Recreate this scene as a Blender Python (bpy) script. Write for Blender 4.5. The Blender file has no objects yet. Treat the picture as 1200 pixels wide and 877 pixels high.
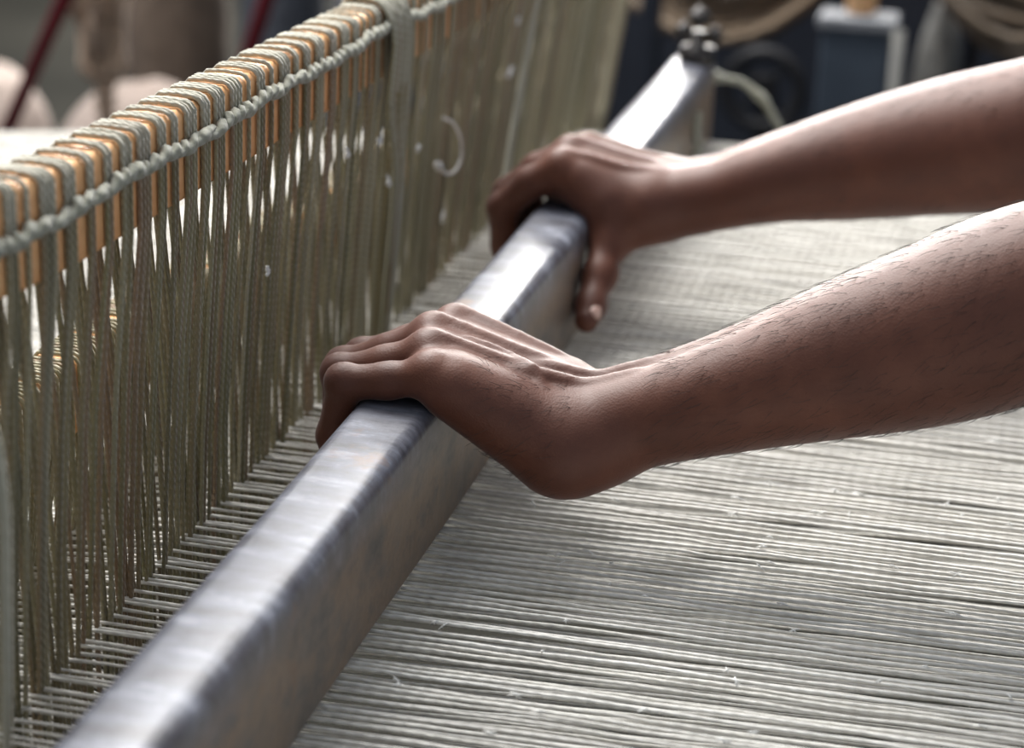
import bpy, math, random
import numpy as np
from mathutils import Matrix, Vector

random.seed(7)
rng = np.random.default_rng(7)
SC = bpy.context.scene
COL = SC.collection
PI = math.pi

# ------------------------------------------------------------------ camera
cam_d = bpy.data.cameras.new('camera')
cam = bpy.data.objects.new('camera', cam_d)
COL.objects.link(cam)
cam_d.sensor_width = 36.0
cam_d.lens = 78.0
cam_d.clip_start = 0.02
right = Vector((0.97277768, 0.22880241, 0.03678362))
down = Vector((0.1089511, -0.31145506, -0.94399439))
fwd = Vector((-0.20453175, 0.92230429, -0.32790481))
m3 = Matrix((right, -down, -fwd)).transposed()
cam.matrix_world = Matrix.Translation((0, 0, 0.45)) @ m3.to_4x4()
cam_d.dof.use_dof = True
cam_d.dof.focus_distance = 1.07
cam_d.dof.aperture_fstop = 6.3
SC.camera = cam

# ------------------------------------------------------------------ light
SC.view_settings.view_transform = 'Standard'
SC.view_settings.look = 'None'
SC.view_settings.gamma = 1.0
SC.view_settings.exposure = 0.0
world = bpy.data.worlds.new('world')
SC.world = world
world.use_nodes = True
bg = world.node_tree.nodes['Background']
bg.inputs[0].default_value = (0.80, 0.88, 1.0, 1)
bg.inputs[1].default_value = 0.46


def area_light(name, loc, target, sx, sy, power, color):
    d = bpy.data.lights.new(name, 'AREA')
    d.shape = 'RECTANGLE'
    d.size, d.size_y = sx, sy
    d.energy = power
    d.color = color
    o = bpy.data.objects.new(name, d)
    COL.objects.link(o)
    o.location = loc
    v = Vector(target) - Vector(loc)
    o.rotation_euler = v.to_track_quat('-Z', 'Y').to_euler()
    return o


# the daylight that falls through the wide opening in the back wall
area_light('window_light', (-1.2, 6.6, 1.55), (-0.3, 1.2, 0.05), 2.6, 1.5, 500, (1.0, 0.97, 0.93))
# the skylight in the roof, behind and to the left of the loom
area_light('skylight', (-1.5, 2.7, 2.6), (-0.2, 1.2, 0.0), 2.2, 2.0, 310, (1.0, 0.98, 0.95))


# ------------------------------------------------------------------ materials
def nodes_of(name):
    m = bpy.data.materials.new(name)
    m.use_nodes = True
    nt = m.node_tree
    return m, nt, nt.nodes['Principled BSDF'], nt.nodes, nt.links


def rgb(r, g, b):
    """sRGB 0..255 to linear"""
    f = lambda c: (c / 255 / 12.92) if c <= 10.3 else ((c / 255 + 0.055) / 1.055) ** 2.4
    return (f(r), f(g), f(b), 1)


def noise(N, L, coord, scale, detail=4, rough=0.55, scl=None):
    n = N.new('ShaderNodeTexNoise')
    n.inputs['Scale'].default_value = scale
    n.inputs['Detail'].default_value = detail
    n.inputs['Roughness'].default_value = rough
    if scl:
        mp = N.new('ShaderNodeMapping')
        mp.inputs['Scale'].default_value = scl
        L.new(coord, mp.inputs['Vector'])
        coord = mp.outputs[0]
    L.new(coord, n.inputs['Vector'])
    return n.outputs['Fac']


def ramp(N, L, fac, stops):
    r = N.new('ShaderNodeValToRGB')
    el = r.color_ramp.elements
    while len(el) < len(stops):
        el.new(0.5)
    for e, (p, c) in zip(el, stops):
        e.position = p
        e.color = c
    L.new(fac, r.inputs[0])
    return r.outputs[0]


def mix(N, L, fac, a, b):
    x = N.new('ShaderNodeMix')
    x.data_type = 'RGBA'
    for s, v in ((x.inputs[0], fac), (x.inputs[6], a), (x.inputs[7], b)):
        if hasattr(v, 'links'):
            L.new(v, s)
        else:
            s.default_value = v
    return x.outputs[2]


def bump(N, L, bsdf, h, strength, dist):
    b = N.new('ShaderNodeBump')
    b.inputs['Strength'].default_value = strength
    b.inputs['Distance'].default_value = dist
    L.new(h, b.inputs['Height'])
    L.new(b.outputs[0], bsdf.inputs['Normal'])


def coords(N, which='Object'):
    return N.new('ShaderNodeTexCoord').outputs[which]


def plain(name, c1, c2, scale=6.0, rough=0.8, bs=0.3, bd=0.004, metal=0.0, scl=None):
    m, nt, B, N, L = nodes_of(name)
    co = coords(N)
    f = noise(N, L, co, scale, 5, 0.6, scl)
    L.new(ramp(N, L, f, [(0.32, c1), (0.68, c2)]), B.inputs['Base Color'])
    B.inputs['Roughness'].default_value = rough
    B.inputs['Metallic'].default_value = metal
    bump(N, L, B, noise(N, L, co, scale * 6, 4, 0.6, scl), bs, bd)
    return m


def yarn(name, cols, axis='X', twist=1400.0, rough=0.9, bs=0.7, bd=0.0006, speck=0.25, lint=False):  # lint flag: pale tops, bright top light painted in with the fluff
    """spun yarn: a colour picked per strand, twist relief running round it"""
    m, nt, B, N, L = nodes_of(name)
    co = coords(N)
    info = N.new('ShaderNodeObjectInfo')
    base = ramp(N, L, info.outputs['Random'], [(i / max(1, len(cols) - 1), c) for i, c in enumerate(cols)])
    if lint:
        # top light and fluff painted on the loops where they turn over the bar
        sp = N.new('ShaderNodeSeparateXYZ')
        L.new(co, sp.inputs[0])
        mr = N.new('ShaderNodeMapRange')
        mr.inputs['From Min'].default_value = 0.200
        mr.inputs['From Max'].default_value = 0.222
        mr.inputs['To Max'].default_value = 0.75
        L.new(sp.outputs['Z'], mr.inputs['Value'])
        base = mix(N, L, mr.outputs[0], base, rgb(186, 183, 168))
    f = noise(N, L, co, 260, 4, 0.7)
    f2 = noise(N, L, co, 22, 3, 0.6)
    d = mix(N, L, f2, (0.62, 0.62, 0.60, 1), (1.0, 1.0, 1.0, 1))
    mul = N.new('ShaderNodeMix')
    mul.data_type = 'RGBA'
    mul.blend_type = 'MULTIPLY'
    mul.inputs[0].default_value = speck * 2
    L.new(base, mul.inputs[6])
    L.new(d, mul.inputs[7])
    L.new(mul.outputs[2], B.inputs['Base Color'])
    B.inputs['Roughness'].default_value = rough
    B.inputs['Sheen Weight'].default_value = 0.35
    w = N.new('ShaderNodeTexWave')
    w.wave_type = 'BANDS'
    w.bands_direction = 'DIAGONAL'
    w.inputs['Scale'].default_value = twist / 6.283 / 3
    w.inputs['Distortion'].default_value = 1.5
    mp = N.new('ShaderNodeMapping')
    L.new(co, mp.inputs['Vector'])
    L.new(mp.outputs[0], w.inputs['Vector'])
    ad = N.new('ShaderNodeMath')
    ad.operation = 'ADD'
    L.new(w.outputs['Fac'], ad.inputs[0])
    L.new(f, ad.inputs[1])
    bump(N, L, B, ad.outputs[0], bs, bd)
    return m


M = {}
M['warp'] = yarn('white cotton warp', [rgb(214, 211, 204), rgb(229, 226, 220), rgb(220, 217, 209), rgb(236, 234, 229)], twist=1500, speck=0.2)
M['tie'] = yarn('pale tie string', [rgb(168, 165, 146), rgb(182, 179, 162)], twist=1500)
M['heddle'] = yarn('olive heddle yarn', [rgb(136, 128, 98), rgb(156, 147, 118), rgb(116, 112, 84), rgb(150, 126, 102), rgb(138, 132, 98), rgb(172, 165, 140)], twist=2600, bs=0.8, bd=0.0006, lint=True)  # lint flag also puts top light into the colour of the loop tops
M['cord'] = yarn('pale cotton cord', [rgb(150, 150, 134), rgb(164, 164, 148)], twist=1100, bs=1.0, bd=0.001, speck=0.35)
M['jute'] = yarn('brown jute', [rgb(176, 150, 128), rgb(200, 172, 146), rgb(150, 130, 114)], twist=400, bd=0.002)
M['hank'] = yarn('dark brown fibre', [rgb(92, 78, 64), rgb(122, 104, 84), rgb(76, 66, 56)], twist=300, bd=0.002)


def wood_mat():
    m, nt, B, N, L = nodes_of('orange wood')
    co = coords(N)
    f = noise(N, L, co, 30, 5, 0.6, (1, 0.08, 1))
    L.new(ramp(N, L, f, [(0.3, rgb(226, 162, 106)), (0.55, rgb(244, 190, 134)), (0.75, rgb(250, 212, 166))]), B.inputs['Base Color'])
    B.inputs['Roughness'].default_value = 0.55
    bump(N, L, B, f, 0.2, 0.001)
    return m


M['wood'] = wood_mat()


def bar_mat():
    """wood gone grey and polished by hands, the brown showing on its flanks"""
    m, nt, B, N, L = nodes_of('worn polished bar')
    co = coords(N)
    geo = N.new('ShaderNodeNewGeometry')
    sep = N.new('ShaderNodeSeparateXYZ')
    L.new(co, sep.inputs[0])
    streak = noise(N, L, co, 62, 8, 0.72, (0.35, 1.0, 0.6))
    blot = noise(N, L, co, 24, 8, 0.72, (1, 0.6, 1))
    fine = noise(N, L, co, 140, 4, 0.7, (1, 0.25, 1))
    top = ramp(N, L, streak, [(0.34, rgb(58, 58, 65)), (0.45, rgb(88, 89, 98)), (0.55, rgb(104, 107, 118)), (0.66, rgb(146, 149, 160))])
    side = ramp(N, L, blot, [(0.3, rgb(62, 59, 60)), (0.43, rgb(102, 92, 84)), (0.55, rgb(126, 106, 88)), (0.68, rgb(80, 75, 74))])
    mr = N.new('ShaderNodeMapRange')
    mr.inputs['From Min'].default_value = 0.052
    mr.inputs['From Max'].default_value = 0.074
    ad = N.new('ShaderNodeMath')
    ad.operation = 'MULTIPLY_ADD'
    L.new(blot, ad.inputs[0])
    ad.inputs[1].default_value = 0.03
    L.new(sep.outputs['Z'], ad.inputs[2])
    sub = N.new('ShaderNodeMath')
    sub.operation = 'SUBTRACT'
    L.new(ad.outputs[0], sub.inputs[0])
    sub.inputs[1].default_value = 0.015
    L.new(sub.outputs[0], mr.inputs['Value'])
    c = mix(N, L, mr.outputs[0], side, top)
    ru = ramp(N, L, fine, [(0.35, (0, 0, 0, 1)), (0.7, (1, 1, 1, 1))])
    rust = noise(N, L, co, 16, 6, 0.7)
    rr = ramp(N, L, rust, [(0.62, (0, 0, 0, 1)), (0.72, (0.7, 0.7, 0.7, 1))])
    c = mix(N, L, rr, c, rgb(120, 92, 70))
    L.new(c, B.inputs['Base Color'])
    B.inputs['Metallic'].default_value = 0.08
    B.inputs['Specular IOR Level'].default_value = 0.42
    rg = N.new('ShaderNodeMapRange')
    rg.inputs['To Min'].default_value = 0.30
    rg.inputs['To Max'].default_value = 0.58
    L.new(streak, rg.inputs['Value'])
    L.new(rg.outputs[0], B.inputs['Roughness'])
    B.inputs['Coat Weight'].default_value = 0.12
    B.inputs['Coat Roughness'].default_value = 0.18
    h = N.new('ShaderNodeMath')
    h.operation = 'ADD'
    L.new(streak, h.inputs[0])
    L.new(fine, h.inputs[1])
    bump(N, L, B, h.outputs[0], 0.17, 0.0016)
    return m


M['bar'] = bar_mat()


def skin_mat():
    m, nt, B, N, L = nodes_of('brown skin')
    co = coords(N)
    f = noise(N, L, co, 28, 5, 0.6)
    f2 = noise(N, L, co, 9, 3, 0.5)
    c1 = ramp(N, L, f, [(0.3, rgb(80, 43, 28)), (0.55, rgb(99, 56, 38)), (0.75, rgb(120, 73, 52))])
    c2 = mix(N, L, f2, c1, rgb(88, 50, 37))
    L.new(c2, B.inputs['Base Color'])
    B.inputs['Roughness'].default_value = 0.56
    B.inputs['Specular IOR Level'].default_value = 0.42
    B.inputs['Subsurface Weight'].default_value = 0.08
    B.inputs['Subsurface Radius'].default_value = (0.006, 0.0025, 0.0015)
    B.inputs['Subsurface Scale'].default_value = 1.0
    B.inputs['Sheen Weight'].default_value = 0.12
    B.inputs['Sheen Roughness'].default_value = 0.4
    v = N.new('ShaderNodeTexVoronoi')
    v.inputs['Scale'].default_value = 900
    L.new(co, v.inputs['Vector'])
    ad = N.new('ShaderNodeMath')
    ad.operation = 'ADD'
    L.new(v.outputs['Distance'], ad.inputs[0])
    L.new(noise(N, L, co, 420, 4, 0.6), ad.inputs[1])
    bump(N, L, B, ad.outputs[0], 0.2, 0.0004)
    return m


M['skin'] = skin_mat()
M['hair'] = plain('dark arm hair', rgb(22, 18, 17), rgb(34, 28, 26), rough=0.5)
M['nail'] = plain('fingernail', rgb(186, 150, 138), rgb(200, 166, 152), 40, 0.3)
M['shirt'] = plain('blue cotton shirt', rgb(74, 88, 112), rgb(90, 104, 128), 30, 0.9)
M['trousers'] = plain('dark cotton trousers', rgb(44, 44, 48), rgb(58, 58, 62), 30, 0.9)
M['lint'] = plain('white lint', rgb(226, 226, 222), rgb(240, 240, 238), 30, 0.95)
M['floor'] = plain('dusty concrete', rgb(30, 30, 27), rgb(44, 43, 39), 1.6, 1.0, 0.2)
M['floor'].node_tree.nodes['Principled BSDF'].inputs['Specular IOR Level'].default_value = 0.05
M['wall'] = plain('grey plaster', rgb(78, 80, 76), rgb(98, 100, 95), 1.4, 0.9, 0.2)
M['red'] = plain('dark red paint', rgb(104, 22, 36), rgb(126, 28, 42), 5, 0.4)
M['cloth'] = plain('pale cotton cloth', rgb(138, 125, 116), rgb(158, 144, 136), 5, 0.9, 0.5, 0.01)
M['sack'] = plain('brown sackcloth', rgb(78, 68, 60), rgb(104, 90, 78), 6, 0.9, 0.5, 0.01)
M['bluesack'] = plain('blue grey cloth', rgb(50, 55, 64), rgb(66, 72, 82), 5, 0.85, 0.5, 0.01)
M['greysack'] = plain('light grey cloth', rgb(84, 86, 95), rgb(104, 106, 115), 5, 0.85, 0.5, 0.01)
M['navy'] = plain('dark navy paint', rgb(20, 25, 36), rgb(30, 36, 48), 6, 0.5)
M['black'] = plain('black grease iron', rgb(22, 23, 27), rgb(38, 38, 42), 8, 0.6, metal=0.2)
M['tin'] = plain('blue grey painted tin', rgb(52, 62, 74), rgb(70, 80, 92), 6, 0.5)
M['rim'] = plain('pale worn tin rim', rgb(112, 115, 120), rgb(136, 138, 142), 12, 0.85)
M['rag'] = plain('grey rag', rgb(82, 82, 82), rgb(126, 125, 120), 9, 0.9, 0.6, 0.01)
M['iron'] = plain('dark iron', rgb(48, 46, 46), rgb(72, 70, 70), 20, 0.45, metal=0.7)
M['frame'] = plain('dark timber', rgb(60, 50, 42), rgb(80, 66, 54), 8, 0.7)


# ------------------------------------------------------------------ mesh helpers
class MB:
    def __init__(s):
        s.v, s.f = [], []

    def tube(s, pts, rad, n=6, cap=True):
        pts = [np.array(p, float) for p in pts]
        k = len(pts)
        rad = [rad] * k if np.isscalar(rad) else list(rad)
        b0 = len(s.v)
        tan = []
        for i in range(k):
            t = pts[min(i + 1, k - 1)] - pts[max(i - 1, 0)]
            tan.append(t / (np.linalg.norm(t) + 1e-12))
        ref = np.array([0, 0, 1.0]) if abs(tan[0][2]) < 0.8 else np.array([1.0, 0, 0])
        u = np.cross(tan[0], ref)
        u /= np.linalg.norm(u)
        for i in range(k):
            u = u - tan[i] * np.dot(u, tan[i])
            u /= np.linalg.norm(u) + 1e-12
            w = np.cross(tan[i], u)
            for j in range(n):
                a = 2 * PI * j / n
                s.v.append(tuple(pts[i] + rad[i] * (math.cos(a) * u + math.sin(a) * w)))
        for i in range(k - 1):
            for j in range(n):
                a, b = b0 + i * n + j, b0 + i * n + (j + 1) % n
                s.f.append((a, b, b + n, a + n))
        if cap:
            s.f.append(tuple(b0 + j for j in range(n))[::-1])
            s.f.append(tuple(b0 + (k - 1) * n + j for j in range(n)))
        return s

    def loft(s, rings, cap=True):
        """rings: list of equal-length closed point lists"""
        b0 = len(s.v)
        n = len(rings[0])
        for r in rings:
            s.v += [tuple(p) for p in r]
        for i in range(len(rings) - 1):
            for j in range(n):
                a, b = b0 + i * n + j, b0 + i * n + (j + 1) % n
                s.f.append((a, b, b + n, a + n))
        if cap:
            s.f.append(tuple(b0 + j for j in range(n))[::-1])
            s.f.append(tuple(b0 + (len(rings) - 1) * n + j for j in range(n)))
        return s

    def box(s, lo, hi):
        b0 = len(s.v)
        x0, y0, z0 = lo
        x1, y1, z1 = hi
        s.v += [(x0, y0, z0), (x1, y0, z0), (x1, y1, z0), (x0, y1, z0), (x0, y0, z1), (x1, y0, z1), (x1, y1, z1), (x0, y1, z1)]
        s.f += [tuple(b0 + i for i in q) for q in ((0, 3, 2, 1), (4, 5, 6, 7), (0, 1, 5, 4), (1, 2, 6, 5), (2, 3, 7, 6), (3, 0, 4, 7))]
        return s

    def mesh(s, name, mat, smooth=True):
        me = bpy.data.meshes.new(name)
        me.from_pydata(s.v, [], s.f)
        me.materials.append(mat)
        if smooth:
            me.polygons.foreach_set('use_smooth', [True] * len(me.polygons))
        me.update()
        return me

    def build(s, name, mat, parent=None, smooth=True, bevel=0):
        o = bpy.data.objects.new(name, s.mesh(name, mat, smooth))
        COL.objects.link(o)
        if parent:
            o.parent = parent
            o.matrix_parent_inverse = parent.matrix_basis.inverted()
        if bevel:
            b = o.modifiers.new('bevel', 'BEVEL')
            b.width = bevel
            b.segments = 3
            b.limit_method = 'ANGLE'
        return o


def link_mesh(name, me, parent=None, loc=(0, 0, 0)):
    o = bpy.data.objects.new(name, me)
    COL.objects.link(o)
    o.location = loc
    if parent:
        o.parent = parent
        o.matrix_parent_inverse = parent.matrix_basis.inverted()
    return o


def thing(name, label, cat, loc=(0, 0, 0), group=None):
    o = bpy.data.objects.new(name, None)
    COL.objects.link(o)
    o.empty_display_size = 0.05
    o.location = loc
    return tag(o, label, cat, group)


def tag(o, label, cat, group=None):
    o['label'] = label
    o['category'] = cat
    if group:
        o['group'] = group
    return o


def spline(ctrl, n):
    """Catmull-Rom through the control points"""
    P = [np.array(p, float) for p in ctrl]
    P = [2 * P[0] - P[1]] + P + [2 * P[-1] - P[-2]]
    out = []
    segs = len(P) - 3
    for i in range(n):
        t = i / (n - 1) * segs
        k = min(int(t), segs - 1)
        t -= k
        a, b, c, d = P[k:k + 4]
        out.append(0.5 * (2 * b + (c - a) * t + (2 * a - 5 * b + 4 * c - d) * t * t + (3 * b - a - 3 * c + d) * t ** 3))
    return out


# ------------------------------------------------------------------ the setting
FZ = -0.60
o = MB().box((-6, -2.5, FZ - 0.1), (4, 7.2, FZ)).build('floor', M['floor'], smooth=False)
o['kind'] = 'structure'
# back wall with the wide opening the daylight comes through
wl = MB()
wl.box((-6, 7.0, FZ), (4, 7.2, 0.75))
wl.box((-6, 7.0, 2.35), (4, 7.2, 3.0))
wl.box((-6, 7.0, 0.75), (-2.6, 7.2, 2.35))
wl.box((0.2, 7.0, 0.75), (4, 7.2, 2.35))
o = wl.build('wall_back', M['wall'], smooth=False)
o['kind'] = 'structure'

# ------------------------------------------------------------------ the warp
HX = -0.38        # where the front heddles stand
Y0, Y1 = 0.46, 1.945
PITCH = 0.0070


def warp_mesh(name, upper, seed):
    r = np.random.default_rng(seed)
    xs = np.concatenate([np.linspace(0.24, -0.62, 58), np.linspace(-0.68, -1.75, 14)])
    ph = r.uniform(0, 6.28, 6)
    amp = r.uniform(0.4, 1.0, 6)
    pts, rad = [], []
    for x in xs:
        if x > HX:
            t = (0.24 - x) / (0.24 - HX)
            z = 0.0 if upper else -0.016 - 0.018 * t
        else:
            t = min(1, (HX - x) / 0.6)
            z = (0.0 if upper else -0.030) * (1 - t) - 0.055 * t
            z -= 0.03 * max(0, (HX - x - 0.6)) / 0.8
        y = 0.0009 * amp[0] * math.sin(5.5 * x + ph[0]) + 0.0007 * amp[1] * math.sin(14 * x + ph[1]) + 0.00035 * amp[2] * math.sin(61 * x + ph[2])
        z += 0.0009 * amp[3] * math.sin(9 * x + ph[3]) + 0.0004 * amp[4] * math.sin(47 * x + ph[4])
        pts.append((x, y + r.normal(0, 0.00012), z + r.normal(0, 0.00012)))
        rad.append((0.00092 if upper else 0.00084) * (1 + 0.10 * math.sin(80 * x + ph[5]) + r.normal(0, 0.10)))
    return MB().tube(pts, rad, 5).mesh(name, M['warp'])


warp = thing('warp', 'sheet of white cotton warp threads stretched flat across the loom under the grey bar', 'warp threads')
ups = [warp_mesh('warp_thread', True, 100 + i) for i in range(14)]
los = [warp_mesh('warp_thread', False, 200 + i) for i in range(14)]
n_up = int((Y1 - Y0) / PITCH)
count = 0
lower_extra = []
for i in range(n_up):
    y = Y0 + i * PITCH
    jit = 0.0013 * math.sin(i * 1.7) * (1 if i % 3 else 0.3) + random.uniform(-0.0007, 0.0007)
    o = link_mesh('warp_thread', random.choice(ups), warp, (0, y + jit, 0))
    o.rotation_euler.z = random.uniform(-0.0022, 0.0022)
    count += 1
for i in range(n_up):
    y = Y0 + (i + 0.5) * PITCH + random.uniform(-0.0016, 0.0016)
    if count < 296:
        o = link_mesh('warp_thread', random.choice(los), warp, (0, y, 0))
        o.rotation_euler.z = random.uniform(-0.0022, 0.0022)
        count += 1
    else:
        lower_extra.append(y)
# the rest of the lower layer, far back, and the third layer beneath, joined
vs, fs = [], []


def add_copy(me, y, dz=0.0):
    b0 = len(vs)
    vs.extend([(v.co.x, v.co.y + y, v.co.z + dz) for v in me.vertices])
    fs.extend([tuple(b0 + k for k in p.vertices) for p in me.polygons])


for y in lower_extra:
    add_copy(random.choice(los), y)
for i in range(n_up):
    add_copy(los[(i * 5) % 14], Y0 + (i + 0.22) * PITCH + random.uniform(-0.0016, 0.0016), -0.030)
mb = MB()
mb.v, mb.f = vs, fs
o = mb.build('lower_warp_threads', M['warp'], warp)
o['kind'] = 'stuff'
# tufts of lint caught on the threads
mb = MB()
for i in range(150):
    x, y = random.uniform(-0.24, 0.05), random.uniform(0.72, 1.85)
    p = np.array((x, y, 0.0018))
    for k in range(3):
        d = np.array((random.gauss(0, 0.0022), random.gauss(0, 0.001), abs(random.gauss(0, 0.0008))))
        mb.tube([p - d, p + d * 0.2 + (0, 0, 0.0005), p + d], [0.0002, 0.00045, 0.0002], 4)
o = mb.build('lint', M['lint'], warp)
o['kind'] = 'stuff'
# the beams the warp is stretched between, both outside the picture
o = MB().tube([(0.28, 0.35, -0.045), (0.28, 2.15, -0.045)], 0.045, 20).build('cloth_beam', M['frame'])
tag(o, 'round dark timber roller at the weaver\'s end of the warp', 'roller')
o = MB().tube([(-1.80, 0.35, -0.155), (-1.80, 2.15, -0.155)], 0.06, 20).build('warp_beam', M['frame'])
tag(o, 'round dark timber roller at the far left end of the warp', 'roller')

# ------------------------------------------------------------------ the grey bar
BX0, BX1, BZ0, BZ1 = -0.2970, -0.2565, 0.0030, 0.0770


def bar_ring(y, g=1.0, r=0.0085, dz=0.0):
    cx, cz = (BX0 + BX1) / 2, (BZ0 + BZ1) / 2
    hx, hz = (BX1 - BX0) / 2 * g, (BZ1 - BZ0) / 2 * g
    pts = []
    for (sx, sz, a0) in ((1, 1, 0), (-1, 1, 90), (-1, -1, 180), (1, -1, 270)):
        rr = r if sz > 0 else 0.004
        for k in range(6):
            a = math.radians(a0 + 90 * k / 5)
            pts.append((cx + sx * (hx - rr) + rr * math.cos(a), y, cz + dz + sz * (hz - rr) + rr * math.sin(a)))
    return pts


bar = thing('loom_bar', 'long worn grey bar polished on top, lying across the warp under both hands', 'bar', (-0.277, 1.1, 0.003))
rings = [bar_ring(0.30, 0.98)]
for i in range(61):
    y = 0.304 + i * (1.935 - 0.304) / 60
    g = 1 + 0.008 * math.sin(7 * y) + 0.006 * math.sin(19 * y + 1)
    rings.append(bar_ring(y, g, 0.0085 + 0.0012 * math.sin(11 * y)))
rings += [bar_ring(1.943, 0.97), bar_ring(1.948, 0.88, 0.010)]
MB().loft(rings).build('shaft', M['bar'], bar)
bolt = MB().tube([(-0.270, 1.915, 0.075), (-0.270, 1.915, 0.090), (-0.270, 1.915, 0.091), (-0.270, 1.915, 0.104)], [0.0155, 0.0155, 0.007, 0.007], 14).build('bolt', M['iron'], bar)
for dx, dz, r in ((0.0, 0.116, 0.0105), (-0.013, 0.104, 0.008), (0.014, 0.102, 0.008)):
    pts = [(-0.270 + dx, 1.915, dz - r + 2 * r * k / 8) for k in range(9)]
    MB().tube(pts, [max(0.0008, r * math.sin(PI * k / 8)) for k in range(9)], 12).build('wing_lobe', M['iron'], bolt)

# ------------------------------------------------------------------ heddles


def heddle_shaft(label, bx, ztop, hgt, y_a, y_b, eye_z, gaps, bar_end, lean, seed):
    r = random.Random(seed)
    root = thing('heddle_shaft', label, 'heddles', (bx, 1.2, 0))
    x0, x1 = bx - 0.0115, bx + 0.0115

    def ring(y):
        zt = ztop(y)
        c = 0.0025
        return [(x1 - c, y, zt), (x0 + c, y, zt), (x0, y, zt - c), (x0, y, zt - hgt + c), (x0 + c, y, zt - hgt), (x1 - c, y, zt - hgt), (x1, y, zt - hgt + c), (x1, y, zt - c)]
    MB().loft([ring(y_a - 0.05 + (bar_end - y_a + 0.05) * i / 30) for i in range(31)]).build('bar', M['wood'], root)
    ys, y = [], y_a
    while y < y_b:
        n = r.choice(gaps[0])
        for k in range(n):
            ys.append(y)
            y += r.uniform(*gaps[1])
        y += r.uniform(*gaps[2])
    mean = (ys[-1] - ys[0]) / (len(ys) - 1)
    for i, y in enumerate(ys):
        yb = 0.55 * y + 0.45 * (ys[0] + i * mean) + r.gauss(0, 0.0018)
        ym = (y + yb) / 2 + r.gauss(0, 0.0012)
        zt = ztop(y) + 0.0012
        zb = zt - hgt
        d = lean(y)
        bow = r.gauss(0, 0.0012)
        xf, xk = x1 + 0.0014, x0 - 0.0014
        up = 0.0
        ctrl = [(bx + 0.002, yb + d * 1.9, -0.14), (bx + 0.001 + bow, yb + d * 1.25, eye_z - 0.02), (bx + 0.0016 + bow, yb + d, eye_z),
                (bx + 0.003 + bow, ym + d * 0.78, eye_z + 0.25 * (zb - eye_z)), (bx + 0.007 + bow, ym + d * 0.45, eye_z + 0.6 * (zb - eye_z)),
                (xf, y + d * 0.1, zb + 0.001), (xf + 0.0002, y, zb + hgt * 0.5), (xf, y, zt - 0.003), (xf - 0.0016, y, zt - 0.0007), (xf - 0.004, y, zt + 0.0004),
                (bx, y + r.gauss(0, 0.0006), zt + 0.0010), (xk + 0.004, y + 0.0006, zt + 0.0004), (xk, y + 0.0008, zt - 0.004),
                (xk, y + 0.001, zb), (bx - 0.006, ym + 0.0014 + d * 0.5, eye_z + 0.5 * (zb - eye_z)), (bx - 0.0014, yb + 0.0016 + d, eye_z), (bx - 0.002, yb + 0.002 + d * 1.9, -0.14)]
        rad = [0.00112 * r.uniform(0.9, 1.25)] * len(ctrl)
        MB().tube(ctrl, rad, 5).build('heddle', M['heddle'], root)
    return root, len(ys)


def zt_front(y):
    return 0.2275 - 0.0155 * (y - 0.80) + (0.006 * ((0.84 - y) / 0.1) ** 2 if y < 0.84 else 0)


def lean_front(y):
    return -0.12 * max(0, (y - 1.35)) + (0.006 if y < 0.9 else 0.006 * max(0, 1 - (y - 0.9) / 0.2))


front, nf = heddle_shaft('near heddle shaft with twisted pale cord and dense olive strings, left of the bar', HX, zt_front, 0.044,
                         0.60, 2.19, 0.0, ((3, 3, 4, 4, 2, 1, 3), (0.0028, 0.0040), (0.0068, 0.0122)), 2.25, lean_front, 3)
back, nb = heddle_shaft('lower heddle shaft half hidden behind the strings of the near one', -0.445, lambda y: 0.090 - 0.05 * max(0, y - 1.05), 0.040,
                        0.62, 2.12, -0.030, ((5, 6, 8), (0.0036, 0.0048), (0.0042, 0.0065)), 2.15, lambda y: -0.03 * max(0, y - 1.3), 4)


# fluff and knots caught on the strings of the near shaft
mb = MB()
for (y, z, r_) in ((1.30, 0.118, 0.0032), (1.275, 0.112, 0.0024), (1.255, 0.142, 0.0028), (1.345, 0.118, 0.0022), (1.60, 0.118, 0.0034), (1.19, 0.150, 0.0020), (1.41, 0.055, 0.0022), (1.05, 0.118, 0.0016), (1.62, 0.155, 0.0022)):
    for k in range(7):
        p = np.array((HX + 0.014, y, z)) + np.array((0.001, r_ * random.gauss(0, 0.7), r_ * random.gauss(0, 0.7)))
        d = np.array((random.gauss(0, 0.3), random.gauss(0, 1), random.gauss(0, 1))) * r_ * 0.7
        mb.tube([p - d, p, p + d], [0.0003, 0.0013, 0.0003], 5)
o = mb.build('fluff', M['lint'], front)
o['kind'] = 'stuff'
o['label'] = 'white fluff caught on the strings'


# twisted cord binding the loops to the bar
def cord_z(y):
    return 0.2115 - 0.004 * (y - 0.8) + (0.05 * (0.80 - y) if y < 0.8 else 0) - (0.03 * (y - 1.25) if y > 1.25 else 0) + 0.0010 * math.sin(31 * y) + 0.0008 * math.sin(140 * y)


cord = bpy.data.objects.new('binding_cord', None)
COL.objects.link(cord)
cord.parent = front
cord.matrix_parent_inverse = front.matrix_basis.inverted()
for s in (0, 1):
    pts, rad = [], []
    k = 1500
    for i in range(k):
        y = 0.60 + i * 1.58 / (k - 1)
        a = 2 * PI * y / 0.0230 + s * PI + 1.9 * math.sin(y * 43) + 0.8 * math.sin(y * 101)
        w = 0.0016
        pts.append((HX + 0.0115 + 0.0046 + w * math.cos(a), y, cord_z(y) + w * math.sin(a)))
        rad.append(0.0024 * (1 + 0.16 * math.sin(y * 310 + s) + 0.14 * math.sin(y * 131 + 2 * s)))
    MB().tube(pts, rad, 6).build('strand', M['cord'], cord)

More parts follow.
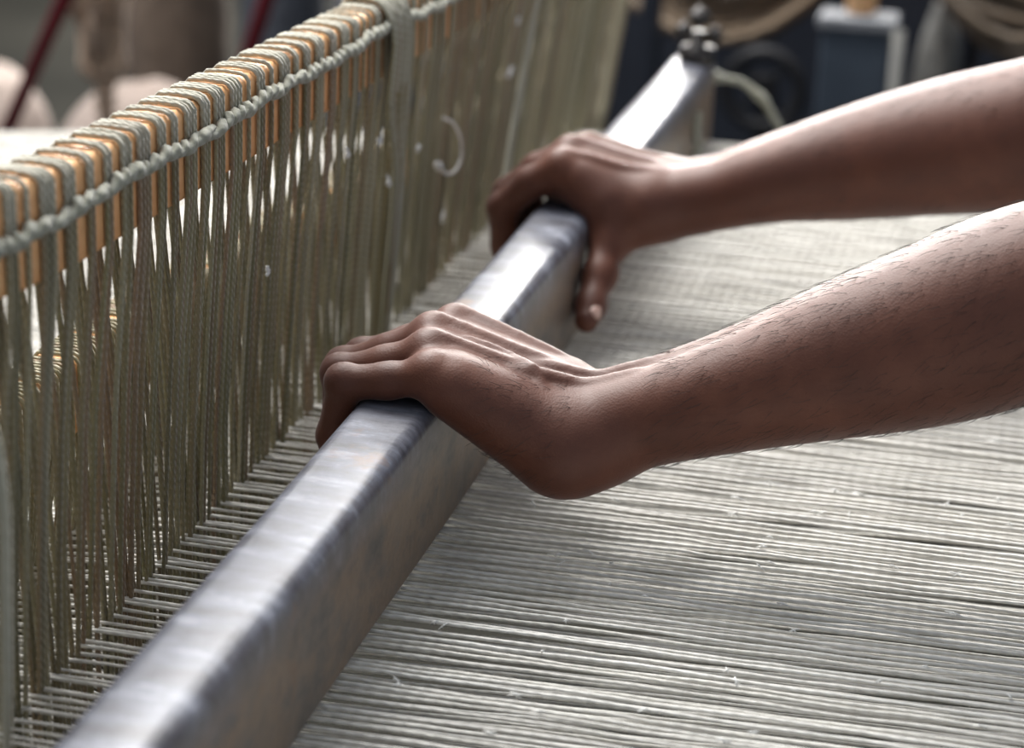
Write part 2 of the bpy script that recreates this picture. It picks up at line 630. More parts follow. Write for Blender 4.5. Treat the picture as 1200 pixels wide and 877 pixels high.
# bunch of tie strings knotted over the bar
tie = bpy.data.objects.new('tie_strings', None)
COL.objects.link(tie)
tie.parent = front
tie.matrix_parent_inverse = front.matrix_basis.inverted()
for i in range(14):
    y = 1.264 + 0.0030 * i
    zt = zt_front(y) + 0.003 + random.uniform(0, 0.002)
    e = random.uniform(-1, 1)
    ctrl = [(HX - 0.018, y + 0.01, zt - 0.03), (HX - 0.013, y + 0.004, zt - 0.002), (HX, y, zt + 0.002), (HX + 0.013, y - 0.003, zt - 0.001),
            (HX + 0.0215, y - 0.006, zt - 0.018), (HX + 0.020, y - 0.008 + 0.003 * e, zt - 0.06), (HX + 0.017, 1.284 + 0.0013 * i + 0.004 * e, zt - 0.11), (HX + 0.012, 1.286 + 0.0012 * i + 0.006 * e, 0.055 - 0.02 * random.random()), (HX + 0.008, 1.288 + 0.001 * i, 0.0)]
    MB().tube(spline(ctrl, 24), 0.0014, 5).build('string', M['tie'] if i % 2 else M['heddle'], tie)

# loose threads that hang against the heddles
o = MB().tube(spline([(-0.360, 1.735, 0.26), (-0.360, 1.690, 0.200), (-0.361, 1.652, 0.150), (-0.360, 1.622, 0.115), (-0.360, 1.590, 0.072), (-0.360, 1.566, 0.030), (-0.361, 1.55, 0.001)], 40), [0.0026 + 0.0003 * math.sin(i * 0.9) for i in range(40)], 6).build('loose_cord', M['tie'])
tag(o, 'pale cord hanging slanted against the olive heddles just left of the far hand', 'cord')
o = MB().tube(spline([(-0.3600, 1.3840, 0.1300), (-0.3560, 1.3960, 0.1240), (-0.354, 1.4090, 0.1110), (-0.354, 1.4120, 0.0970), (-0.355, 1.3990, 0.0905), (-0.357, 1.3830, 0.0930), (-0.360, 1.3690, 0.1030)], 40),
                [0.0012] * 36 + [0.0024, 0.0034, 0.003, 0.0015], 6).build('thread_end', M['warp'])
tag(o, 'curled hook shaped pale thread end stuck out of the heddles', 'thread')
o = MB().tube(spline([(-0.352, 0.658, 0.34), (-0.336, 0.660, 0.21), (-0.3268, 0.660, 0.156), (-0.3268, 0.660, 0.110), (-0.329, 0.660, 0.050), (-0.331, 0.660, 0.002)], 30), 0.0020, 6).build('hanging_cord', M['tie'])
tag(o, 'blurred pale cord hanging straight at the left edge nearest the camera', 'cord')

# ------------------------------------------------------------------ the weaver


def smin(a, b, k):
    h = np.maximum(k - np.abs(a - b), 0) / k
    return np.minimum(a, b) - h * h * k * 0.25


class Field:
    def __init__(s, lo, hi, res):
        s.lo, s.res = np.array(lo, float), res
        s.n = np.ceil((np.array(hi) - s.lo) / res).astype(int) + 1
        s.d = np.full(s.n, 0.06, np.float32)

    def sub(s, lo, hi):
        i0 = np.maximum(np.floor((lo - s.lo) / s.res).astype(int), 0)
        i1 = np.minimum(np.ceil((hi - s.lo) / s.res).astype(int) + 1, s.n)
        if np.any(i1 <= i0):
            return None
        g = [(s.lo[a] + np.arange(i0[a], i1[a]) * s.res).astype(np.float32) for a in range(3)]
        return tuple(slice(i0[a], i1[a]) for a in range(3)), g

    def cone(s, a, b, ra, rb, k, out=None):
        a, b = np.array(a, float), np.array(b, float)
        m = max(ra, rb) + max(k, 0.008) + 0.006
        q = s.sub(np.minimum(a, b) - m, np.maximum(a, b) + m)
        if q is None:
            return
        sl, g = q
        ab = b - a
        L2 = max(1e-12, float(ab @ ab))
        X = g[0][:, None, None] - a[0]
        Y = g[1][None, :, None] - a[1]
        Z = g[2][None, None, :] - a[2]
        t = np.clip((X * ab[0] + Y * ab[1] + Z * ab[2]) / L2, 0, 1)
        d = np.sqrt((X - t * ab[0]) ** 2 + (Y - t * ab[1]) ** 2 + (Z - t * ab[2]) ** 2) - (ra + (rb - ra) * t)
        s.d[sl] = smin(s.d[sl], d.astype(np.float32), k)

    def chain(s, pts, rads, k):
        for i in range(len(pts) - 1):
            s.cone(pts[i], pts[i + 1], rads[i], rads[i + 1], k)

    def limb(s, ax, r, sp, n=30):
        """two bones side by side, smoothly interpolated"""
        c = spline([(*p, 0) for p in ax], n)
        q = spline([(a, b, 0) for a, b in zip(r, sp)], n)
        for sgn in (-1, 1):
            s.chain([p[:3] + np.array((0, sgn * w[1], 0)) for p, w in zip(c, q)], [w[0] for w in q], 0.004)

    def top(s, x, y):
        i, j = int(round((x - s.lo[0]) / s.res)), int(round((y - s.lo[1]) / s.res))
        col = s.d[i, j]
        k = int(np.max(np.nonzero(col < 0)[0]))
        t = col[k] / (col[k] - col[k + 1])
        return s.lo[2] + (k + t) * s.res

    def ridge(s, pts, r, lift, k=0.005):
        """tendons and veins that follow the skin from above"""
        P = spline([(x, y, 0) for x, y in pts], 14)
        P = [np.array((p[0], p[1], s.top(p[0], p[1]) + lift)) for p in P]
        n = len(P)
        s.chain(P, [r * (0.25 + 0.75 * max(0.0, math.sin(PI * i / (n - 1))) ** 0.5) for i in range(n)], k)

    def blob(s, c, rad, k):
        """ellipsoid"""
        c, rad = np.array(c, float), np.array(rad, float)
        m = rad + k + 0.01
        sl, g = s.sub(c - m, c + m)
        q = [(g[a] - c[a]) / rad[a] for a in range(3)]
        d = (np.sqrt(q[0][:, None, None] ** 2 + q[1][None, :, None] ** 2 + q[2][None, None, :] ** 2) - 1) * rad.min()
        s.d[sl] = smin(s.d[sl], d.astype(np.float32), k)

    def ball(s, c, r, k):
        s.cone(c, np.array(c, float) + (0, 0, 1e-5), r, r, k)

    def join(s, other, k):
        s.d = smin(s.d, other.d, k)

    def carve(s, c0, c1, r, k):
        """smooth subtraction of a capsule (creases)"""
        t = Field.__new__(Field)
        t.lo, t.res, t.n = s.lo, s.res, s.n
        a, b = np.array(c0, float), np.array(c1, float)
        m = r + k + 0.004
        sl, g = s.sub(np.minimum(a, b) - m, np.maximum(a, b) + m)
        ab = b - a
        X = g[0][:, None, None] - a[0]
        Y = g[1][None, :, None] - a[1]
        Z = g[2][None, None, :] - a[2]
        tt = np.clip((X * ab[0] + Y * ab[1] + Z * ab[2]) / max(1e-12, ab @ ab), 0, 1)
        d = np.sqrt((X - tt * ab[0]) ** 2 + (Y - tt * ab[1]) ** 2 + (Z - tt * ab[2]) ** 2) - r
        s.d[sl] = -smin(-s.d[sl], d.astype(np.float32), k)

    def surface(s):
        """naive surface nets"""
        d = s.d
        ins = d < 0
        nx, ny, nz = d.shape
        c = np.zeros((nx - 1, ny - 1, nz - 1), np.int8)
        for i in (0, 1):
            for j in (0, 1):
                for k in (0, 1):
                    c += ins[i:nx - 1 + i, j:ny - 1 + j, k:nz - 1 + k]
        act = np.argwhere((c > 0) & (c < 8))
        idx = np.full(c.shape, -1, np.int64)
        idx[act[:, 0], act[:, 1], act[:, 2]] = np.arange(len(act))
        acc = np.zeros((len(act), 3))
        cnt = np.zeros(len(act))
        cor = [(i, j, k) for i in (0, 1) for j in (0, 1) for k in (0, 1)]
        val = {q: d[act[:, 0] + q[0], act[:, 1] + q[1], act[:, 2] + q[2]] for q in cor}
        for p in cor:
            for ax in range(3):
                if p[ax]:
                    continue
                q = list(p)
                q[ax] = 1
                q = tuple(q)
                a, b = val[p], val[q]
                x = (a < 0) != (b < 0)
                t = np.where(x, a / np.where(x, a - b, 1), 0)
                pos = np.array(p, float)[None, :] + t[:, None] * (np.array(q) - np.array(p))[None, :]
                acc[x] += pos[x]
                cnt[x] += 1
        V = s.lo + (act + acc / cnt[:, None]) * s.res
        F = []
        for ax in range(3):
            o1, o2 = (ax + 1) % 3, (ax + 2) % 3
            sl0, sl1 = [slice(None)] * 3, [slice(None)] * 3
            sl0[ax], sl1[ax] = slice(0, -1), slice(1, None)
            a, b = ins[tuple(sl0)], ins[tuple(sl1)]
            e = np.argwhere(a != b)
            ok = (e[:, o1] > 0) & (e[:, o2] > 0) & (e[:, o1] < d.shape[o1] - 1) & (e[:, o2] < d.shape[o2] - 1)
            e = e[ok]
            fl = a[e[:, 0], e[:, 1], e[:, 2]]
            u1, u2 = np.zeros(3, int), np.zeros(3, int)
            u1[o1], u2[o2] = 1, 1
            g = [idx[tuple((e - w).T)] for w in (u1 + u2, u2, 0 * u1, u1)]
            q = np.stack(g, 1)
            q[~fl] = q[~fl][:, ::-1]
            F.append(q)
        return V, np.concatenate(F)


def A3(*p):
    return np.array(p, float)


def near_arm():
    f = Field((-0.345, 0.945, 0.0), (0.20, 1.115, 0.255), 0.00175)
    # forearm: two bones give it an oval section
    ax = [(-0.1816, 1.018, 0.0655), (-0.1564, 1.02, 0.0752), (-0.1151, 1.02, 0.0918), (-0.0592, 1.02, 0.1155), (-0.0205, 1.02, 0.1318), (0.0171, 1.02, 0.1502), (0.085, 1.02, 0.178)]
    r = [0.0225, 0.0225, 0.0265, 0.0355, 0.0405, 0.0435, 0.043]
    sp = [0.009, 0.009, 0.009, 0.006, 0.005, 0.004, 0.003]
    f.limb(ax, r, sp)
    f.cone((0.085, 1.02, 0.178), (0.20, 1.01, 0.27), 0.043, 0.044, 0.03)
    # ulna head and heel of the hand
    f.ball((-0.176, 1.002, 0.060), 0.0165, 0.014)
    # palm: metacarpals
    car = [(-0.197, 0.999, 0.060), (-0.202, 1.012, 0.066), (-0.206, 1.026, 0.071), (-0.208, 1.040, 0.073)]
    mcp = [(-0.2592, 0.9880, 0.0930), (-0.2655, 1.0085, 0.0975), (-0.2695, 1.0300, 0.0992), (-0.2640, 1.0530, 0.0972)]
    for c, m_, rc, rm in zip(car, mcp, (0.0200, 0.0200, 0.0195, 0.0190), (0.0110, 0.0112, 0.0116, 0.0116)):
        f.cone(c, m_, rc, rm, 0.014)
    f.cone((-0.200, 1.000, 0.060), (-0.247, 0.9890, 0.0865), 0.0185, 0.0120, 0.016)   # little-finger side
    f.ball((-0.192, 0.998, 0.0575), 0.0175, 0.016)
    f.cone((-0.205, 1.045, 0.062), (-0.232, 1.078, 0.068), 0.019, 0.014, 0.016)     # ball of the thumb
    # thumb lies along the far side of the bar
    f.chain([(-0.232, 1.078, 0.068), (-0.2415, 1.098, 0.056), (-0.2455, 1.106, 0.030)], [0.0135, 0.0105, 0.0085], 0.006)
    # knuckles and tendons
    for m_ in mcp:
        f.ball(A3(*m_) + (-0.001, 0, 0.0032), 0.0086, 0.005)
    for c, m_ in zip(car[1:], mcp[1:]):
        f.ridge([(c[0] + 0.004, c[1]), ((c[0] + m_[0]) / 2, (c[1] + m_[1]) / 2), (m_[0] + 0.004, m_[1])], 0.0021, -0.0017)
    f.ridge([(-0.160, 1.014), (-0.190, 1.012), (-0.222, 1.006)], 0.0020, -0.0014)
    f.ridge([(-0.155, 1.026), (-0.185, 1.024), (-0.215, 1.020)], 0.0020, -0.0014)
    f.ridge([(-0.205, 1.000), (-0.224, 1.016), (-0.250, 1.019)], 0.0013, -0.0004, 0.003)
    # fingers, kept apart from one another
    F = Field((-0.345, 0.945, 0.0), (0.20, 1.115, 0.255), 0.00175)
    pip = [(-0.3030, 0.9875, 0.0845), (-0.3110, 1.0080, 0.0815), (-0.3155, 1.0290, 0.0775), (-0.3120, 1.0500, 0.0765)]
    dip = [(-0.3095, 0.9885, 0.0560), (-0.3130, 1.0085, 0.0510), (-0.3140, 1.0285, 0.0470), (-0.3110, 1.0485, 0.0490)]
    tip = [(-0.3065, 0.9900, 0.0345), (-0.3075, 1.0095, 0.0300), (-0.3075, 1.0290, 0.0280), (-0.3070, 1.0475, 0.0320)]
    for i in range(4):
        s = (0.93, 1.0, 1.03, 1.0)[i]
        m_, p, dd, t = (A3(*q[i]) for q in (mcp, pip, dip, tip))
        mid = (m_ + p) / 2 + (0, 0, -0.0006)
        g = Field((-0.345, 0.945, 0.0), (-0.235, 1.115, 0.13), 0.00175)
        g.chain([m_, mid, p, dd, t], [0.0102 * s, 0.0096 * s, 0.0094 * s, 0.0083 * s, 0.0072 * s], 0.004)
        g.ball(p + (-0.0016, 0, 0.0012), 0.0089 * s, 0.004)
        n0 = g.n
        sl = tuple(slice(0, k) for k in n0)
        F.d[sl] = smin(F.d[sl], g.d, 0.0012)
    f.join(F, 0.0045)
    return f.surface()


def far_arm():
    lo, hi = (-0.355, 1.275, -0.005), (0.20, 1.485, 0.265)
    f = Field(lo, hi, 0.0019)
    ax = [(-0.2062, 1.405, 0.0840), (-0.1731, 1.402, 0.0940), (-0.1461, 1.40, 0.1045), (-0.0925, 1.40, 0.1204), (-0.0399, 1.39, 0.1375), (0.0112, 1.38, 0.1523), (0.090, 1.37, 0.180)]
    r = [0.0225, 0.0215, 0.0250, 0.0340, 0.0400, 0.0440, 0.0440]
    sp = [0.010, 0.010, 0.009, 0.006, 0.005, 0.004, 0.003]
    f.limb(ax, r, sp)
    f.cone((0.090, 1.37, 0.180), (0.21, 1.36, 0.275), 0.044, 0.047, 0.03)
    car = [(-0.226, 1.388, 0.0840), (-0.225, 1.402, 0.0875), (-0.222, 1.416, 0.0885), (-0.218, 1.430, 0.0865)]
    mcp = [(-0.2790, 1.3860, 0.1030), (-0.2775, 1.4080, 0.1072), (-0.2710, 1.4290, 0.1050), (-0.2640, 1.4490, 0.0990)]
    for c, m_, rc, rm in zip(car, mcp, (0.0185, 0.0185, 0.0185, 0.0180), (0.0120, 0.0118, 0.0114, 0.0110)):
        f.cone(c, m_, rc, rm, 0.014)
    for m_ in mcp:
        f.ball(A3(*m_) + (-0.001, 0, 0.0035), 0.0090, 0.005)
    f.cone((-0.222, 1.385, 0.078), (-0.2395, 1.3740, 0.0640), 0.0195, 0.0135, 0.016)
    f.chain([(-0.2430, 1.3745, 0.0640), (-0.2500, 1.3790, 0.0830), (-0.266, 1.3840, 0.0930)], [0.0110, 0.0110, 0.0100], 0.012)   # web
    f.cone((-0.263, 1.389, 0.0905), (-0.262, 1.440, 0.0905), 0.0130, 0.0125, 0.012)   # pads over the bar
    f.cone((-0.291, 1.404, 0.0915), (-0.297, 1.440, 0.0890), 0.0120, 0.0115, 0.008)
    f.cone((-0.281, 1.398, 0.0925), (-0.281, 1.440, 0.0915), 0.0135, 0.0130, 0.012)
    f.chain([(-0.2425, 1.3735, 0.0620), (-0.2450, 1.3500, 0.0420), (-0.2455, 1.3300, 0.0285), (-0.2452, 1.3170, 0.0230)], [0.0128, 0.0100, 0.0096, 0.0076], 0.006)
    f.ball((-0.2430, 1.3520, 0.0445), 0.0105, 0.005)
    for c, m_ in zip(car[:3], mcp[:3]):
        f.ridge([(c[0] + 0.004, c[1]), ((c[0] + m_[0]) / 2, (c[1] + m_[1]) / 2), (m_[0] + 0.004, m_[1])], 0.0022, -0.0016)
    F = Field(lo, hi, 0.0019)
    pip = [(-0.3185, 1.3890, 0.0720), (-0.3195, 1.4100, 0.0760), (-0.3180, 1.4300, 0.0760), (-0.3130, 1.4495, 0.0740)]
    dip = [(-0.3170, 1.3900, 0.0450), (-0.3175, 1.4105, 0.0460), (-0.3160, 1.4300, 0.0470), (-0.3120, 1.4485, 0.0500)]
    tip = [(-0.3085, 1.3900, 0.0270), (-0.3085, 1.4105, 0.0260), (-0.3080, 1.4290, 0.0280), (-0.3070, 1.4470, 0.0330)]
    for i in range(4):
        s = (1.02, 1.03, 1.0, 0.93)[i]
        m_, p, dd, t = (A3(*q[i]) for q in (mcp, pip, dip, tip))
        mid = (m_ + p) / 2 + (-0.002, 0, 0.003)
        g = Field(lo, (-0.235, 1.485, 0.14), 0.0019)
        g.chain([m_, mid, p, dd, t], [0.0112 * s, 0.0106 * s, 0.0098 * s, 0.0086 * s, 0.0074 * s], 0.004)
        g.ball(p + (-0.0014, 0, 0.0008), 0.0090 * s, 0.004)
        sl = tuple(slice(0, k) for k in g.n)
        F.d[sl] = smin(F.d[sl], g.d, 0.0012)
    f.join(F, 0.005)
    return f.surface()


person = thing('person', 'person off to the right pressing the grey bar down with both bare brown forearms', 'person', (0.45, 1.2, FZ))


def figure(lo, hi, grow, arms, torso, legs, head):
    """the seated weaver, coarse: everything beyond the elbows is outside the picture"""
    f = Field(lo, hi, 0.009)
    for sy in (-1, 1):
        sh = (0.325, 1.195 + sy * 0.185, 0.375)
        el = (0.16, 1.02 if sy < 0 else 1.365, 0.238)
        if arms:
            f.cone(el, sh, 0.043 + grow, 0.055 + grow, 0.02)
        if torso:
            f.cone(sh, (0.345, 1.195 + sy * 0.08, 0.37), 0.06 + grow, 0.075 + grow, 0.05)
        hp, kn, an = (0.50, 1.195 + sy * 0.085, -0.115), (0.155, 1.195 + sy * 0.12, -0.175), (0.19, 1.195 + sy * 0.12, -0.53)
        if legs:
            f.chain([hp, kn, an], [0.082 + grow, 0.058 + grow, 0.040 + grow], 0.03)
        if legs and grow == 0:
            f.cone((0.20, 1.195 + sy * 0.12, -0.555), (0.06, 1.195 + sy * 0.13, -0.572), 0.04, 0.026, 0.02)
    if torso:
        f.blob((0.375, 1.195, 0.265), (0.115 + grow, 0.165 + grow, 0.17 + grow), 0.05)
        f.blob((0.44, 1.195, 0.08), (0.105 + grow, 0.145 + grow, 0.17 + grow), 0.05)
    if torso or legs:
        f.blob((0.50, 1.195, -0.09), (0.115 + grow, 0.165 + grow, 0.11 + grow), 0.05)
    if head:
        f.cone((0.345, 1.195, 0.40), (0.30, 1.195, 0.515), 0.058, 0.052, 0.03)
        f.blob((0.295, 1.195, 0.615), (0.093, 0.075, 0.105), 0.02)
        f.blob((0.255, 1.195, 0.555), (0.052, 0.050, 0.055), 0.03)
        f.cone((0.207, 1.195, 0.605), (0.188, 1.195, 0.578), 0.010, 0.014, 0.012)
        for sy in (-1, 1):
            f.blob((0.300, 1.195 + sy * 0.077, 0.595), (0.016, 0.009, 0.030), 0.008)
            f.blob((0.212, 1.195 + sy * 0.032, 0.612), (0.012, 0.013, 0.009), 0.008)
        f.cone((0.205, 1.175, 0.545), (0.205, 1.215, 0.545), 0.010, 0.010, 0.008)
    return f.surface()


V1, F1 = near_arm()
V2, F2 = far_arm()
mb = MB()
mb.v = [tuple(v) for v in V1] + [tuple(v) for v in V2]
mb.f = [tuple(q) for q in F1] + [tuple(q) for q in F2 + len(V1)]
V3, F3 = figure((-0.02, 0.88, FZ), (0.68, 1.52, 0.76), 0.0, True, True, True, True)
mb.f += [tuple(q) for q in F3 + len(mb.v)]
mb.v += [tuple(v) for v in V3]
body = mb.build('body', M['skin'], person)


# dark hairs lying along the forearms, pointing to the wrist and the little-finger side
def arm_hair(n, lo_x, hi_x, y_lo, y_hi, seed):
    r = np.random.default_rng(seed)
    me = body.data
    co = np.empty(len(me.vertices) * 3, np.float32)
    no = np.empty(len(me.vertices) * 3, np.float32)
    me.vertices.foreach_get('co', co)
    me.vertices.foreach_get('normal', no)
    co, no = co.reshape(-1, 3), no.reshape(-1, 3)
    ok = np.nonzero((co[:, 0] > lo_x) & (co[:, 0] < hi_x) & (co[:, 1] > y_lo) & (co[:, 1] < y_hi))[0]
    mb = MB()
    for i in r.choice(ok, n):
        p, nn = co[i].astype(float), no[i].astype(float)
        t = np.array((-1.0 + r.normal(0, 0.22), r.normal(0, 0.2), -0.75 + r.normal(0, 0.25)))
        t -= nn * (t @ nn)
        t /= np.linalg.norm(t) + 1e-9
        L = r.uniform(0.005, 0.011)
        side = np.cross(nn, t) * r.normal(0, 0.25)
        mb.tube([p, p + L * 0.4 * t + nn * 0.0010, p + L * (0.75 * t + 0.15 * side) + nn * 0.0013, p + L * (t + 0.35 * side) + nn * 0.0012], [0.00009, 0.00008, 0.00006, 0.00002], 3, cap=False)
    o = mb.build('arm_hair', M['hair'], person)
    o['kind'] = 'stuff'
    o['label'] = 'fine dark hair on the forearm'


arm_hair(2200, -0.150, 0.12, 0.9, 1.12, 5)
arm_hair(1100, -0.165, 0.12, 1.28, 1.5, 6)
arm_hair(120, -0.235, -0.190, 0.9, 1.012, 8)

for nm, args, mt in (('shirt', (True, True, False, False), M['shirt']), ('trousers', (False, False, True, False), M['trousers'])):
    V, F = figure((0.02, 0.86, FZ), (0.70, 1.54, 0.60), 0.009, *args)
    g = MB()
    g.v, g.f = [tuple(v) for v in V], [tuple(q) for q in F]
    g.build(nm, mt, person)
V, F = (lambda f: (f.blob((0.306, 1.195, 0.640), (0.100, 0.084, 0.092), 0.02), f.carve((0.20, 1.195, 0.57), (0.235, 1.195, 0.60), 0.055, 0.01), f.surface())[2])(Field((0.15, 1.06, 0.5), (0.45, 1.33, 0.78), 0.007))
g = MB()
g.v, g.f = [tuple(v) for v in V], [tuple(q) for q in F]
g.build('hair', M['hair'], person)

# nail on the thumb that points down the side of the bar
nb_ = MB()
ncen, nax = A3(-0.2452, 1.3215, 0.0252), A3(-0.0002, -0.0130, -0.0062)
nax /= np.linalg.norm(nax)
nout = A3(0.80, -0.25, 0.52)
nout -= nax * (nout @ nax)
nout /= np.linalg.norm(nout)
nsd = np.cross(nax, nout)
rings = []
for i in range(9):
    t = -1 + 2 * i / 8
    w = 0.0050 * max(0.15, 1 - abs(t) ** 3) ** 0.5
    ring = []
    for j in range(9):
        a = math.radians(-62 + 124 * j / 8)
        ring.append(ncen + nax * 0.0062 * t + nsd * (w / 0.9 * math.sin(a)) + nout * (0.0036 + 0.0058 * math.cos(a) - 0.0007 * t * t))
    for j in range(8, -1, -1):
        ring.append(ring[j] - nout * 0.0009)
    rings.append(ring)
nb_.loft(rings).build('thumbnail', M['nail'], person)

bench = thing('bench', 'plain dark timber bench the weaver sits on', 'bench', (0.56, 1.195, FZ))
MB().box((0.40, 0.80, -0.252), (0.72, 1.60, -0.212)).build('seat', M['frame'], bench, smooth=False, bevel=0.004)
for x in (0.43, 0.66):
    for y in (0.84, 1.52):
        MB().box((x, y, FZ), (x + 0.04, y + 0.04, -0.252)).build('leg', M['frame'], bench, smooth=False)

# ------------------------------------------------------------------ behind the loom, left


def pole(p, q, r, label):
    o = MB().tube([p, q], r, 14).build('red_pole', M['red'])
    return tag(o, label, 'pole', None)


def line_at(p, d, z0, z1):
    p, d = A3(*p), A3(*d)
    return p + d * (z0 - p[2]) / d[2], p + d * (z1 - p[2]) / d[2]


a, b_ = line_at((-1.3095, 2.9, -0.10), (-0.0848, 0, -0.1762), FZ, 0.9)
pole(a, b_, 0.0115, 'dark red pole leaning before the pale cloth bundles at left')
a, b_ = line_at((-1.0099, 2.9, -0.0777), (-0.0275, 0, -0.0828), FZ, 0.9)
pole(a, b_, 0.0115, 'dark red pole leaning before the blue grey sacks')


def lump(name, c, r, mat, label, cat, seed, wob=0.12, n=18, flat=True):
    """a slumped soft bundle standing on the floor"""
    rr = random.Random(seed)
    ph = [rr.uniform(0, 6.28) for _ in range(8)]
    rings = []
    for i in range(n + 1):
        th = PI * i / n
        ring = []
        for j in range(28):
            a = 2 * PI * j / 28
            w = 1 + wob * (math.sin(2 * a + ph[0] + th) * 0.5 + math.sin(3 * a + ph[1] - 2 * th) * 0.4 + math.sin(5 * a + 3 * th + ph[2]) * 0.3 + 0.22 * math.sin(9 * a + ph[3]))
            st = max(0.004, math.sin(th)) ** 0.75
            z = -math.cos(th)
            ring.append((c[0] + r[0] * st * math.cos(a) * w, c[1] + r[1] * st * math.sin(a) * w, max(FZ, c[2] + r[2] * z * (1 + 0.4 * wob * math.sin(3 * a + ph[4])))))
        rings.append(ring)
    o = MB().loft(rings).build(name, mat)
    return tag(o, label, cat)


lump('cloth_bundle', (-1.265, 3.10, -0.44), (0.165, 0.12, 0.185), M['cloth'], 'wide pale pinkish cloth bundle low behind the loom at left', 'cloth', 1, 0.08)
lump('cloth_bundle', (-1.60, 3.22, -0.44), (0.11, 0.12, 0.165), M['cloth'], 'pale cloth bundle behind the leaning red pole at the left edge', 'cloth', 2, 0.08)
lump('sack', (-1.355, 3.44, -0.22), (0.085, 0.10, 0.42), M['sack'], 'dark brown sack standing behind the hanging jute bundle', 'sack', 3, 0.10)
lump('sack', (-1.165, 3.44, -0.22), (0.068, 0.10, 0.42), M['bluesack'], 'blue grey sack standing behind the second red pole', 'sack', 4, 0.06)
lump('sack', (-1.005, 3.44, -0.20), (0.068, 0.10, 0.42), M['greysack'], 'light grey sack above the heddle shaft, right of the blue grey one', 'sack', 5, 0.06)

jb = thing('jute_bundle', 'bunch of pale brown jute strands tied together hanging behind the loom', 'yarn', (-1.25, 2.95, -0.22))
JX = -0.024
for i in range(34):
    u = (i + 0.5) / 34
    xt = JX - 1.292 + 0.085 * u + random.gauss(0, 0.005)
    yt = 2.95 + random.gauss(0, 0.025)
    ctrl = [(xt - 0.012 + 0.03 * u, yt, 0.30), (xt, yt, -0.06), (JX - 1.283 + 0.066 * u, 2.95 + random.gauss(0, 0.018), -0.15), (JX - 1.276 + 0.056 * u, 2.95 + random.gauss(0, 0.014), -0.205), (JX - 1.255 + 0.016 * u, 2.95 + random.gauss(0, 0.005), -0.228), (JX - 1.253 + 0.014 * u, 2.95, -0.30), (JX - 1.26 + 0.03 * u, 2.95, -0.58)]
    MB().tube(spline(ctrl, 30), 0.0048, 6).build('strand', M['jute'], jb)
MB().tube([(JX - 1.248 + 0.014 * math.cos(a * 0.7), 2.95 + 0.013 * math.sin(a * 0.7), -0.228 - 0.0016 * a) for a in range(28)], 0.004, 6).build('binding', M['jute'], jb)

# ------------------------------------------------------------------ behind the loom, right
o = MB().box((-0.506, 3.0, FZ), (-0.480, 3.04, 0.9)).build('steel_post', M['navy'], smooth=False, bevel=0.003)
tag(o, 'dark navy post standing behind the far end of the bar', 'post')


def hank(name, ends, sag, n, spread, mat, label, seed, r=0.008):
    rr = random.Random(seed)
    root = thing(name, label, 'yarn', tuple((A3(*ends[0]) + A3(*ends[1])) / 2))
    for i in range(n):
        u = (i + 0.5) / n
        a, b = A3(*ends[0]), A3(*ends[1])
        off = A3(0, rr.gauss(0, 0.02), 0)
        pts = []
        for k in range(25):
            t = k / 24
            p = a * (1 - t) + b * t + off
            s_ = sag * (1 - spread * u) + rr.gauss(0, 0.0015)
            sh = (4 * t * (1 - t)) ** 0.8
            p = p + (0, 0, -s_ * sh) + A3(0.012 * math.sin(3 * t + u * 5), 0.01 * math.sin(7 * t + 9 * u), 0)
            pts.append(p)
        MB().tube(pts, r, 6).build('strand', mat, root)
    return root


hank('yarn_hank', ((-0.60, 3.12, 0.00), (-0.225, 3.12, 0.03)), 0.145, 26, 0.9, M['hank'], 'thick hank of dark brown fibre slung behind the bar end', 1)
hank('yarn_hank', ((-0.165, 3.10, 0.07), (0.14, 3.10, 0.02)), 0.16, 22, 0.8, M['hank'], 'dark brown fibre hank slung at the top right above the upper forearm', 2)

bx = thing('tin_box', 'tall blue grey tin box with pale rim behind the upper forearm', 'box', (-0.205, 2.98, FZ))
MB().box((-0.2525, 2.95, FZ), (-0.1595, 3.01, -0.062)).build('body', M['tin'], bx, smooth=False, bevel=0.004)
MB().box((-0.2580, 2.944, -0.066), (-0.1540, 3.016, -0.049)).build('rim', M['rim'], bx, smooth=False, bevel=0.004)
o = MB().tube([(-0.205, 2.98, -0.045), (-0.205, 2.98, 0.00), (-0.203, 2.98, 0.12)], [0.020, 0.021, 0.018], 14).build('wooden_handle', M['wood'])
tag(o, 'orange wooden handle standing up out of the tin box', 'handle')
o = MB().tube([(-0.148, 2.94, FZ), (-0.150, 2.94, -0.06)], 0.008, 10).build('pale_stick', M['rag'])
tag(o, 'pale stick upright against the right side of the tin box', 'stick')

w = thing('pulley_wheel', 'black wheel behind the white rope near the bar end', 'wheel', (-0.335, 3.05, -0.17))
for (R, r, nm) in ((0.052, 0.010, 'tyre'), (0.014, 0.008, 'hub')):
    pts = [(-0.335 + R * math.cos(2 * PI * i / 36), 3.05, -0.175 + R * math.sin(2 * PI * i / 36)) for i in range(37)]
    MB().tube(pts, r, 8, cap=False).build(nm, M['black'], w)
for k in range(4):
    a = PI / 4 + k * PI / 2
    MB().tube([(-0.335 + 0.012 * math.cos(a), 3.05, -0.175 + 0.012 * math.sin(a)), (-0.335 + 0.048 * math.cos(a), 3.05, -0.175 + 0.048 * math.sin(a))], 0.005, 6).build('spoke', M['black'], w)
MB().box((-0.345, 3.07, FZ), (-0.325, 3.09, -0.16)).build('stand', M['black'], w, smooth=False)

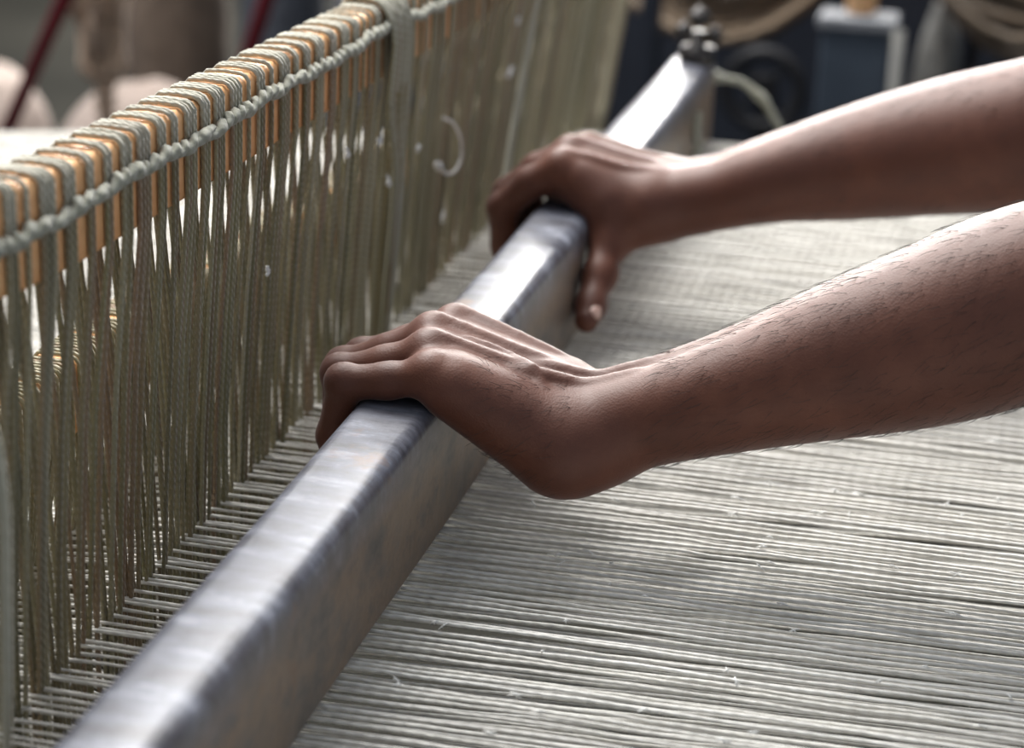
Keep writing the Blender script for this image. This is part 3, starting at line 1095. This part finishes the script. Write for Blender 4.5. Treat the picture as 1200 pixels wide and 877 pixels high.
cr = thing('shade_cabinet', 'made-up low black cabinet standing in for the shade behind the box and wheel', 'cabinet', (-0.1, 3.5, FZ))
MB().box((-0.62, 3.35, FZ), (0.5, 3.8, 0.02)).build('body', M['black'], cr, smooth=False, bevel=0.006)  # invented dark body in place of the deep shade back there
MB().box((-0.64, 3.33, 0.02), (0.52, 3.82, 0.045)).build('top', M['black'], cr, smooth=False, bevel=0.006)
for k in range(2):
    d = MB().box((-0.60 + 0.55 * k, 3.335, FZ + 0.05), (-0.07 + 0.55 * k, 3.351, 0.0)).build('door', M['navy'], cr, smooth=False, bevel=0.003)
    MB().tube([(-0.10 + 0.1 * k, 3.325, -0.30), (-0.10 + 0.1 * k, 3.325, -0.22)], 0.006, 8).build('handle', M['iron'], d)

rg = lump('rag', (-0.105, 3.20, -0.31), (0.042, 0.05, 0.245), M['rag'], 'crumpled grey rag heap right of the tin box', 'rag', 9, 0.22)

rp = MB().tube(spline([(-0.264, 1.966, 0.055), (-0.252, 1.985, 0.050), (-0.2388, 2.0, 0.0445), (-0.226, 2.0, 0.036), (-0.2181, 2.0, 0.0297), (-0.210, 2.0, 0.018), (-0.2003, 2.0, 0.0), (-0.196, 2.0, -0.04), (-0.19, 2.0, -0.12)], 44),
               [0.0075 - 0.0042 * min(1, i / 5) + 0.0016 * math.exp(-((i - 19) / 4) ** 2) for i in range(44)], 8).build('rope', M['cord'])
tag(rp, 'white rope hanging from the far end of the grey bar', 'rope')
o = MB().tube(spline([(-0.2535, 1.83, 0.050), (-0.2535, 1.822, 0.036), (-0.2500, 1.815, 0.024), (-0.2535, 1.808, 0.012), (-0.247, 1.80, 0.003)], 24), 0.0035, 6).build('tie_string', M['cord'])
tag(o, 'short white tie string hanging on the side of the bar behind the far hand', 'string')

# things that repeat share a group
for stem, grp in (('heddle_shaft', 'heddle shafts of the loom'), ('red_pole', 'red poles behind the loom'), ('cloth_bundle', 'pale cloth bundles on the floor'), ('sack', 'sacks standing behind the loom'), ('yarn_hank', 'dark fibre hanks slung behind the loom')):
    for o in bpy.data.objects:
        if o.name.split('.')[0] == stem and 'label' in o.keys():
            o['group'] = grp
